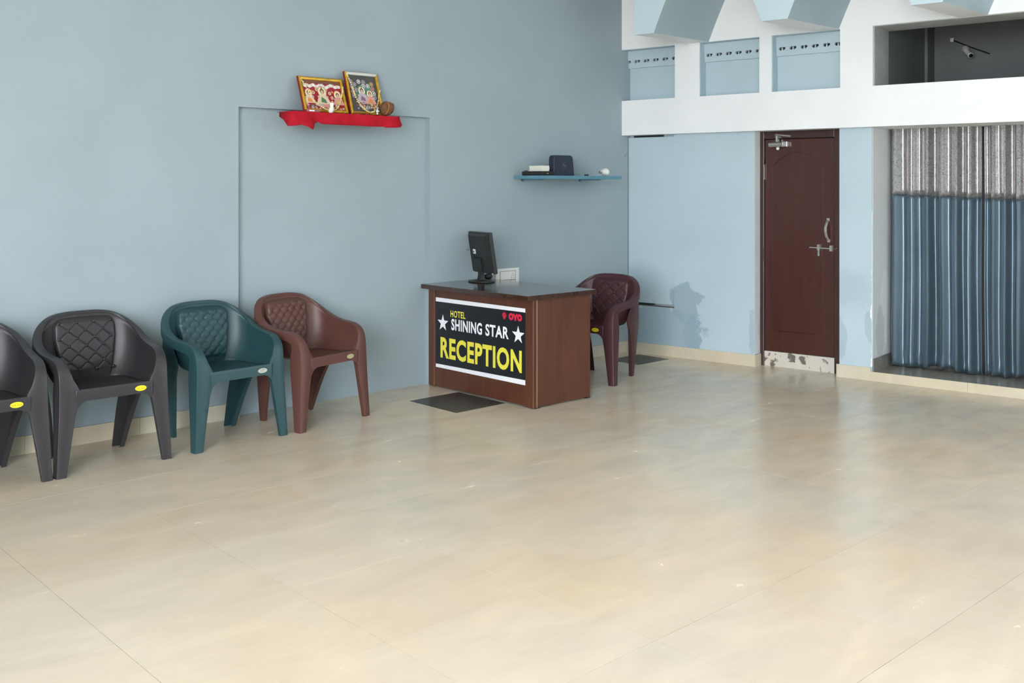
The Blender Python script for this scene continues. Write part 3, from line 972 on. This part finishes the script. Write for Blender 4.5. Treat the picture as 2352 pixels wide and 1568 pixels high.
def draw_a(put, W, z0, z1):
    rnd = random.Random(2)
    put('rect', 'p_red', -W, W, z0, z1)
    put('rect', 'p_brown', -W, W, z1 - .022, z1)
    for q in range(26):
        x = -W + .012 + (2 * W - .024) * q / 25
        put('oval', 'p_white' if q % 3 else 'p_cream', x, z1 - .026 - .012 * rnd.random() - .01 * abs(math.sin(q * .5)), .011, .012)
    for q in range(9):
        a = math.pi * (-.12 + 1.24 * q / 8)
        x, z = .078 * math.cos(a) - .01, z0 + .085 + .072 * math.sin(a)
        put('oval', 'p_cream', x, z, .0115, .0125)
        put('oval', 'p_gold', x, z, .008, .009)
        put('oval', 'p_brown', x, z, .003, .004)
    put('rect', 'p_orange', -.095, -.080, z0 + .128, z0 + .143)
    put('rect', 'p_orange', .068, .083, z0 + .128, z0 + .143)
    for q in range(34):
        put('oval', rnd.choice(['p_pink', 'p_lav', 'p_cream', 'p_leaf', 'p_gold', 'p_violet', 'p_orange']), rnd.uniform(-W + .01, W - .01), z0 + .004 + rnd.random() ** 1.6 * .040, rnd.uniform(.005, .013), rnd.uniform(.004, .010))
    figure(put, -.115, z0 + .045, .85, 'p_cream', 'p_pink', 'p_orange')
    figure(put, .112, z0 + .040, .85, 'p_pink', 'p_cream', 'p_gold')
    put('oval', 'p_pink', -.01, z0 + .035, .06, .018)
    put('oval', 'p_lav', -.045, z0 + .035, .026, .014)
    figure(put, -.008, z0 + .042, 1.05, 'p_cream', 'p_pink', 'p_leaf')
def draw_b(put, W, z0, z1):
    rnd = random.Random(5)
    put('rect', 'p_dark', -W, W, z0, z1)
    put('oval', 'p_green', .015, z0 + .125, .085, .085)
    for (x, z, c) in ((-.092, .225, 'p_lav'), (-.065, .205, 'p_lav'), (-.028, .228, 'p_white'), (.012, .225, 'p_lav'), (.045, .20, 'p_white'), (.078, .215, 'p_gold'), (-.088, .185, 'p_lav'), (-.06, .165, 'p_lav'), (.005, .196, 'p_white'), (.08, .18, 'p_pink'), (.085, .145, 'p_white'), (.088, .115, 'p_lav'), (-.09, .15, 'p_pink'), (-.085, .12, 'p_lav')):
        put('oval', c, x, z0 + z, .0155, .016)
        put('oval', 'p_dark', x, z0 + z, .011, .0115)
        put('oval', c, x, z0 + z, .006, .007)
    for q in range(60):
        put('oval', rnd.choice(['p_pink', 'p_lav', 'p_cream', 'p_orange', 'p_gold', 'p_violet', 'p_brown']), rnd.uniform(-.075, .085), z0 + .018 + rnd.random() * .062, rnd.uniform(.005, .013), rnd.uniform(.004, .011))
    figure(put, -.018, z0 + .075, .95, 'p_lav', 'p_green', 'p_violet', 'p_lav')
    figure(put, .045, z0 + .062, .85, 'p_pink', 'p_green', 'p_orange')
    put('oval', 'p_dark', .022, z0 + .035, .014, .02)
    put('oval', 'p_lav', .022, z0 + .035, .008, .012)
fa = lie('picture_frame', 'wide gold framed devotional print with red background on the shelf', -3.243, .345, .256, 20.5, -.125, PM, draw_a)
fb = lie('picture_frame', 'taller gold framed devotional print of a seated pair beside the coconut', -2.912, .275, .313, 17, -.128, PM, draw_b, True)
def garland(label, f, pts, seed):
    rnd = random.Random(seed)
    g = MB()
    P = [np.array(p) for p in pts]
    ps_ = []
    for i in range(len(P) - 1):
        p0, p1, p2, p3 = P[max(i - 1, 0)], P[i], P[i + 1], P[min(i + 2, len(P) - 1)]
        for q in range(12):
            t = q / 12
            ps_.append(.5 * ((2 * p1) + (-p0 + p2) * t + (2 * p0 - 5 * p1 + 4 * p2 - p3) * t * t + (-p0 + 3 * p1 - 3 * p2 + p3) * t ** 3))
    d, last = 0, ps_[0]
    pts_ = [last]
    for p in ps_[1:]:
        if np.linalg.norm(p - last) > .0085:
            pts_.append(p)
            last = p
    for q, p in enumerate(pts_):
        g.ball((p[0] + rnd.uniform(-.001, .001), -.024, p[1]), rnd.uniform(.0042, .0062), 7, 5, mi=1 if rnd.random() < .22 else 0)
    o = g.build('bead_garland', ['garland_gold', 'garland_white'], smooth=True)
    o.location = f.location
    o.rotation_euler = f.rotation_euler
    return tag(o, label, 'garland', 'bead garlands on the framed pictures')
garland('gold bead garland hanging across the wide red framed print', fa, [(-.162, .232), (-.130, .165), (-.09, .075), (-.02, .022), (.035, .010), (.085, .035), (.125, .10), (.150, .16), (.163, .20)], 1)
garland('gold bead garland hanging across the taller framed print', fb, [(-.128, .29), (-.108, .22), (-.085, .12), (-.045, .05), (.0, .018), (.05, .025), (.09, .08), (.115, .15), (.132, .19)], 2)
co_ = thing('coconut', 'brown husked coconut tied with orange thread on the red shelf', 'coconut', (-2.762, -.150, SH + .054))
cb = MB()
secs = []
rnd = random.Random(4)
for i in range(1, 14):
    a = -math.pi / 2 + math.pi * i / 14
    secs.append([((.060 * math.cos(a) + rnd.uniform(-.001, .001)) * math.cos(q * 2 * math.pi / 22), .05 * math.cos(a) * math.sin(q * 2 * math.pi / 22), .046 * math.sin(a) + (.008 if i > 11 else 0)) for q in range(22)])
cb.loft(secs)
cbo = cb.build('husk', 'coconut_fibre', co_, smooth=True)
cbo.rotation_euler = (R(10), R(-35), 0)
MB().tube([(-.018 + .012 * math.sin(a), -.051 * math.cos(a), .047 * math.sin(a) + .002) for a in np.linspace(0, 2 * math.pi, 25)], .0022, 6).build('thread', 'orange_thread', co_)
MB().tube([(.03 + .010 * math.sin(a), -.046 * math.cos(a), .043 * math.sin(a)) for a in np.linspace(.6, 2.6, 14)], .0016, 6).build('thread', 'p_red', co_)
lo2 = MB().lathe([(.016, 0), (.018, .003), (.008, .010), (.008, .016), (.017, .024), (.017, .032), (.009, .038), (.014, .044), (.016, .050), (.010, .058), (.003, .062)], 18).build('silver_lamp', 'silver_metal', smooth=True)
lo2.location = (-2.868, -.185, SH + .0015)
tag(lo2, 'small turned silver lamp standing beside the coconut', 'lamp')
cs = MB().loft([[(r_ * math.cos(q * 2 * math.pi / 14) + dx, r_ * .8 * math.sin(q * 2 * math.pi / 14), z) for q in range(14)] for r_, z, dx in ((.012, 0, -.006), (.019, .012, -.004), (.020, .026, 0), (.012, .040, .002), (.013, .050, .003), (.015, .068, .002))]).build('white_vase', 'white_plastic', smooth=True)
cs.location = (-3.238, -.180, SH + .0015)
tag(cs, 'small white porcelain vase standing before the wide framed print', 'vase')
ib = thing('incense_box', 'flat red incense box with white label lying on the red cloth', 'box', (-3.385, -.165, SH + .0015))
MB().box(-.045, .055, -.012, .012, 0, .016).build('carton', 'p_red', ib)
MB().box(-.022, .018, -.0126, -.012, .004, .013).build('label', 'p_white', ib)
MB().box(.028, .040, -.0126, -.012, .003, .014).build('label', 'p_dark', ib)
for x, lab in ((-3.02, 'dark brown frame foot at the gap between the framed prints'), (-2.945, 'dark brown frame foot below the taller framed print')):
    o = MB().lathe([(.017, 0), (.018, .006), (.013, .012), (.010, .012)], 16).build('frame_foot', 'frame_edge_red', smooth=True)  # small dark feet of the picture frames
    o.location = (x, -.178, SH + .0015)
    o.scale = (1.25, .8, 1)
    tag(o, lab, 'holder', 'frame feet on the red shelf')

# ------------------------------------------------------------------ plastic armchairs
#   local axes: y to the front, z up; one half is laid out as stations from the middle of the back to the front foot
ST = [  # P, a (inward across the rim), b (down the outer lip), rim width, lip depth, inner flange
    ((0, -.285, .790), (0, 1, 0), (0, 0, -1), .045, .045, .012),
    ((.100, -.283, .787), (-.05, 1, 0), (0, 0, -1), .045, .045, .012),
    ((.185, -.266, .770), (-.35, .94, 0), (0, 0, -1), .045, .045, .012),
    ((.255, -.222, .727), (-.70, .71, 0), (0, 0, -1), .045, .046, .012),
    ((.298, -.155, .672), (-.92, .38, 0), (0, 0, -1), .046, .048, .012),
    ((.308, -.075, .632), (-1, .1, 0), (0, 0, -1), .047, .050, .012),
    ((.309, .005, .612), (-1, 0, 0), (0, 0, -1), .048, .050, .012),
    ((.304, .080, .604), (-1, 0, 0), (0, 0, -1), .049, .052, .012),
    ((.297, .140, .596), (-1, 0, 0), (0, -.2, -.98), .050, .055, .012),
    ((.291, .190, .575), (-1, 0, 0), (0, -.6, -.8), .053, .060, .013),
    ((.288, .220, .540), (-1, 0, 0), (0, -.9, -.43), .060, .068, .016),
    ((.287, .233, .490), (-1, 0, 0), (0, -1, -.08), .076, .080, .02),
    ((.287, .237, .440), (-1, 0, 0), (0, -1, 0), .100, .092, .024),
    ((.288, .239, .390), (-1, 0, 0), (0, -1, 0), .100, .095, .028),
    ((.291, .242, .300), (-1, 0, 0), (0, -1, 0), .084, .086, .030),
    ((.298, .247, .150), (-1, 0, 0), (0, -1, 0), .066, .068, .030),
    ((.305, .252, 0), (-1, 0, 0), (0, -1, 0), .050, .052, .026)]
QC = [(0, -.165, .418), (.085, -.165, .418), (.145, -.155, .418), (.180, -.120, .418), (.195, -.075, .418), (.200, -.02, .418), (.200, .04, .419),
      (.198, .10, .422), (.196, .14, .425), (.193, .175, .429), (.190, .20, .433), (.188, .22, .436), (.187, .237, .438)]
SUB = 6
def cat(A, sub):
    A = np.array(A, float)
    out = []
    for i in range(len(A) - 1):
        p0, p1, p2, p3 = A[max(i - 1, 0)], A[i], A[i + 1], A[min(i + 2, len(A) - 1)]
        if i == 0:
            p0 = p1 * 2 - p2
        for q in range(sub):
            t = q / sub
            out.append(.5 * ((2 * p1) + (-p0 + p2) * t + (2 * p0 - 5 * p1 + 4 * p2 - p3) * t * t + (-p0 + 3 * p1 - 3 * p2 + p3) * t ** 3))
    out.append(A[-1])
    return np.array(out)
S = cat([list(p) + list(a) + list(b_) + [w1, w2, w3] for p, a, b_, w1, w2, w3 in ST], SUB)
Qs = cat(QC, SUB)
def nrm(v_):
    return v_ / np.linalg.norm(v_)
def section(s, tk=.005, r_=.006):
    P, a, b_ = s[:3], nrm(s[3:6]), nrm(s[6:9])
    wa, wb, wi = s[9:12]
    return [P + a * wa + b_ * wi, P + a * wa + b_ * .002, P + a * (wa - .004), P + a * r_, P + a * r_ * .3 + b_ * r_ * .3, P + b_ * r_, P + b_ * wb,
            P + b_ * wb + a * tk, P + a * tk * 1.3 + b_ * tk * 1.3, P + a * (wa - tk) + b_ * tk * 1.3, P + a * (wa - tk) + b_ * wi]
def mir(p):
    return (-p[0], p[1], p[2])
SPLIT = 11 * SUB
def chair_meshes(style):
    out = []
    rim_r = [section(S[i]) for i in range(0, SPLIT + 1)]
    rim = [[mir(p) for p in s_] for s_ in rim_r[::-1]] + rim_r[1:]
    out.append(('arm_rim', MB().loft(rim), 40))
    for sgn in (1, -1):
        secs = [section(S[i]) for i in range(SPLIT, len(S))]
        if sgn < 0:
            secs = [[mir(p) for p in s_] for s_ in secs]
        out.append(('leg', MB().loft(secs), 40))
    # rear legs
    RL = cat([[.290, -.155, .600, .02, 1, 0, -.8, -.6, 0, .10, .026, .006], [.280, -.178, .47, .03, 1, 0, -.9, -.3, 0, .185, .055, .012],
              [.268, -.190, .38, .05, 1, 0, -.9, -.2, 0, .150, .066, .02], [.240, -.210, .21, .08, 1, 0, -.96, -.1, 0, .095, .064, .03],
              [.207, -.228, 0, .10, .99, 0, -.96, -.1, 0, .05, .048, .026]], 5)
    for sgn in (1, -1):
        secs = [section(s_) for s_ in RL]
        if sgn < 0:
            secs = [[mir(p) for p in s_] for s_ in secs]
        out.append(('leg', MB().loft(secs), 40))
    # wrap-round shell
    NW = 14
    cols = []
    for i in range(0, 12 * SUB + 1):
        s_ = S[i]
        T = s_[:3] + nrm(s_[3:6]) * (s_[9] - .003) + nrm(s_[6:9]) * .004
        Q = Qs[i]
        col = []
        for k_ in range(NW + 1):
            w_ = k_ / NW
            hx = 1 - (1 - w_) ** 1.9
            hz = w_ ** 1.3
            col.append(np.array([Q[0] + (T[0] - Q[0]) * hx, Q[1] + (T[1] - Q[1]) * hx, Q[2] + (T[2] - Q[2]) * hz]))
        cols.append(col)
    full = [[mir(p) for p in c] for c in cols[::-1]] + cols[1:]
    out.append(('shell', MB().grid(full), 60))
    # seat
    rows = []
    for i in range(SUB, 12 * SUB + 1):
        q = Qs[i]
        rows.append([(x * q[0], q[1], q[2] - .012 * (1 - x * x) * min(1, (.237 - q[1]) / .08) * min(1, (q[1] + .165) / .10)) for x in np.linspace(-1, 1, 17)])
    out.append(('seat', MB().grid(rows), 60))
    rows = []
    for x in np.linspace(-.205, .205, 47):
        e = min(1, max(0, (abs(x) - .140) / .066))
        zb = .380 - .072 * (1 - math.sqrt(max(0, 1 - e * e)))
        rows.append([(x, .2325, .4378), (x, .2365, .4365), (x, .2382, .432), (x, .2385, .424), (x, .2385, zb), (x, .2335, zb)])
    out.append(('apron', MB().grid(rows), 40))
    # back pad with moulded relief
    NZ, NXp = 84, 72
    P = []
    for i in range(NZ + 1):
        z = .424 + (.762 - .424) * i / NZ
        yb = -.165 - .078 * max(0, (z - .418) / .37) ** .75
        hwid = .135 + .035 * min(1, (z - .424) / .22)
        if z > .70:
            hwid -= .03 * ((z - .70) / .062) ** 2
        row = []
        for j in range(NXp + 1):
            s_ = -1 + 2 * j / NXp
            x = s_ * hwid
            ea = min(1, (1 - abs(s_)) * hwid / .012)
            et = min(1, (.762 - z) / .040)
            eb = min(1, (z - .424) / .10)
            y = yb - .010 + (.034 + .008 * (1 - s_ * s_)) * math.sin(ea * math.pi / 2) * math.sin(et * math.pi / 2) * (.30 + .70 * math.sin(eb * math.pi / 2))
            if style == 'diamond':
                u_, v_ = x / .094 + z / .086, x / .094 - z / .086
                du, dv = abs(u_ - round(u_)), abs(v_ - round(v_))
                g_ = min(du, dv)
                k_ = max(0, min(1, (hwid - .012 - abs(x)) / .012, (z - .462) / .012, (.742 - z) / .012))
                y -= k_ * .0065 * max(0, 1 - g_ / .06)
                y += k_ * .0018 * math.sqrt(max(0, min(1, g_ / .25)))
            else:
                best = 0
                for (ox, oz) in ((0, 0), (.5, .5)):
                    cx = (round(x / .062 - ox) + ox) * .062
                    cz = (round(z / .066 - oz) + oz) * .066
                    r2 = ((x - cx) / .0315) ** 2 + ((z - cz) / .030) ** 2
                    best = max(best, math.sqrt(max(0, 1 - r2)))
                k_ = max(0, min(1, (hwid - .006 - abs(x)) / .010, (z - .455) / .012, (.748 - z) / .012))
                y += k_ * .0125 * best
            row.append((x, y, z))
        P.append(row)
    out.append(('back_pad', MB().grid(P), 60))
    if style == 'diamond':
        # moulded seams between the buttons
        def on_pad(x, z):
            yb = -.165 - .078 * ((z - .418) / .37) ** .75
            return (x, yb - .010 + .034 + .008 * (1 - (x / .165) ** 2) - .0035, z)
        qm = MB()
        for i in range(-4, 5):
            for j in range(8, 20):
                x, z = (i + (.5 if j % 2 else 0)) * .094, j * .043
                for sg_ in (-1, 1):
                    x2, z2 = x + sg_ * .047, z + .043
                    pts = [(x + (x2 - x) * t_, z + (z2 - z) * t_) for t_ in np.linspace(0, 1, 7)]
                    pts = [p for p in pts if .462 < p[1] < .740 and abs(p[0]) < .150]
                    if len(pts) > 1:
                        qm.tube([on_pad(*p) for p in pts], .0026, 6)
        out.append(('quilt_seam', qm, 60))
    nodes = []
    if style == 'diamond':
        for i in range(-2, 3):
            for j in range(8, 19):
                x, z = (i + (.5 if j % 2 else 0)) * .094, j * .043
                if .470 < z < .738 and abs(x) < .150:
                    yb = -.165 - .078 * ((z - .418) / .37) ** .75
                    nodes.append((x, yb - .010 + .034 + .008 * (1 - (x / .165) ** 2) - .001, z))
    return out, nodes
BUTTON = None
def make_chair(name, label, style, mat, bmat, smat, txt, loc, fdir, group):
    t = thing(name, label, 'chair', (loc[0], loc[1], 0), math.atan2(fdir[1], fdir[0]) - math.pi / 2, group)
    meshes, nodes = chair_meshes(style)
    pad = apron = None
    for nm, mb, ang in meshes:
        o = mb.build(nm, bmat if nm == 'quilt_seam' else mat, pad if nm == 'quilt_seam' else t, smooth=True, angle=ang)
        if nm in ('shell', 'seat', 'apron', 'back_pad'):
            md = o.modifiers.new('wall', 'SOLIDIFY')
            md.thickness = .004
            md.offset = 0
        if nm == 'back_pad':
            pad = o
        if nm == 'apron':
            apron = o
    if nodes:
        bme = None
        for p in nodes:
            if bme is None:
                b_ = MB().ball((0, 0, 0), .0095, 10, 6, (1, .7, 1)).build('button', bmat, pad, smooth=True)
                bme = b_.data
            else:
                b_ = bpy.data.objects.new('button', bme)
                COL.objects.link(b_)
                b_.parent = pad
            b_.location = p
    v2, f2 = disc2d(.031, .0145, 28)
    mb = MB()
    top = [(-.135 - a, .2416, .407 + c) for a, c in v2]
    bot = [(x, .2390, z) for x, _, z in top]
    mb.loft([bot, top])
    st_ = mb.build('sticker', smat, apron)
    if txt:
        vs, fs = text2d(txt, .050 if len(txt) > 4 else .026, .011, .005, .15)
        flat(vs, fs, (-.135, .2420, .407 if len(txt) > 4 else .411), (-1, 0, 0), (0, 0, 1)).build('lettering', 'sticker_ink' if len(txt) > 4 else 'brown_ledge', st_)
    return t
def dup(root, label, loc, fdir):
    r_ = root.copy()
    COL.objects.link(r_)
    r_.location = (loc[0], loc[1], 0)
    r_.rotation_euler = (0, 0, math.atan2(fdir[1], fdir[0]) - math.pi / 2)
    r_['label'] = label
    for ch in list(root.children):
        c = ch.copy()
        COL.objects.link(c)
        c.parent = r_
        for g in list(ch.children):
            d = g.copy()
            COL.objects.link(d)
            d.parent = c
            for g2 in list(g.children):
                e = g2.copy()
                COL.objects.link(e)
                e.parent = d
    return r_
GW = 'plastic armchairs lined up along the left wall'
ch2 = make_chair('plastic_armchair', 'charcoal plastic armchair with diamond quilted back beside the green chair', 'diamond', 'charcoal_plastic', 'button_dark', 'yellow_sticker', 'Sofa Gold', (-4.872, -.400), (-.01, -1), GW)
dup(ch2, 'charcoal plastic armchair partly cut off at the left end of the row', (-5.500, -.392), (.0, -1))
make_chair('plastic_armchair', 'dark green plastic armchair with bubble textured back', 'bubble', 'green_plastic', 'button_dark', 'silver_sticker', 'LYP', (-4.150, -.392), (.062, -1), GW)
make_chair('plastic_armchair', 'reddish brown plastic armchair with bubble textured back by the wall recess', 'bubble', 'brown_plastic', 'button_dark', 'gold_sticker', None, (-3.518, -.345), (.21, -1), GW)
make_chair('plastic_armchair', 'maroon plastic armchair with diamond quilted back behind the reception desk', 'diamond', 'maroon_plastic', 'button_maroon', 'yellow_sticker', 'Sofa Gold', (-1.105, -.640), (-.98, -.19), None)

# ------------------------------------------------------------------ the rest of the hall around the camera
struct(MB().box(X_OPEN, 2.4, Y_OPEN, .25, Z_CEIL, Z_CEIL + .2).build('ceiling', 'white_paint'), 'white ceiling of the hall')
w = MB().box(X_OPEN, 2.4, Y_OPEN - .2, Y_OPEN, -.1, Z_CEIL)
struct(w.build('wall_right', 'blue_paint'), 'pale blue side wall behind the camera')
w = MB().box(X_OPEN - .2, X_OPEN, A_Y1, .25, -.1, Z_CEIL).box(X_OPEN - .2, X_OPEN, A_Y0, A_Y1, A_Z, Z_CEIL)
struct(w.build('wall_front', 'blue_paint'), 'pale blue entrance wall behind the camera with a wide opening')
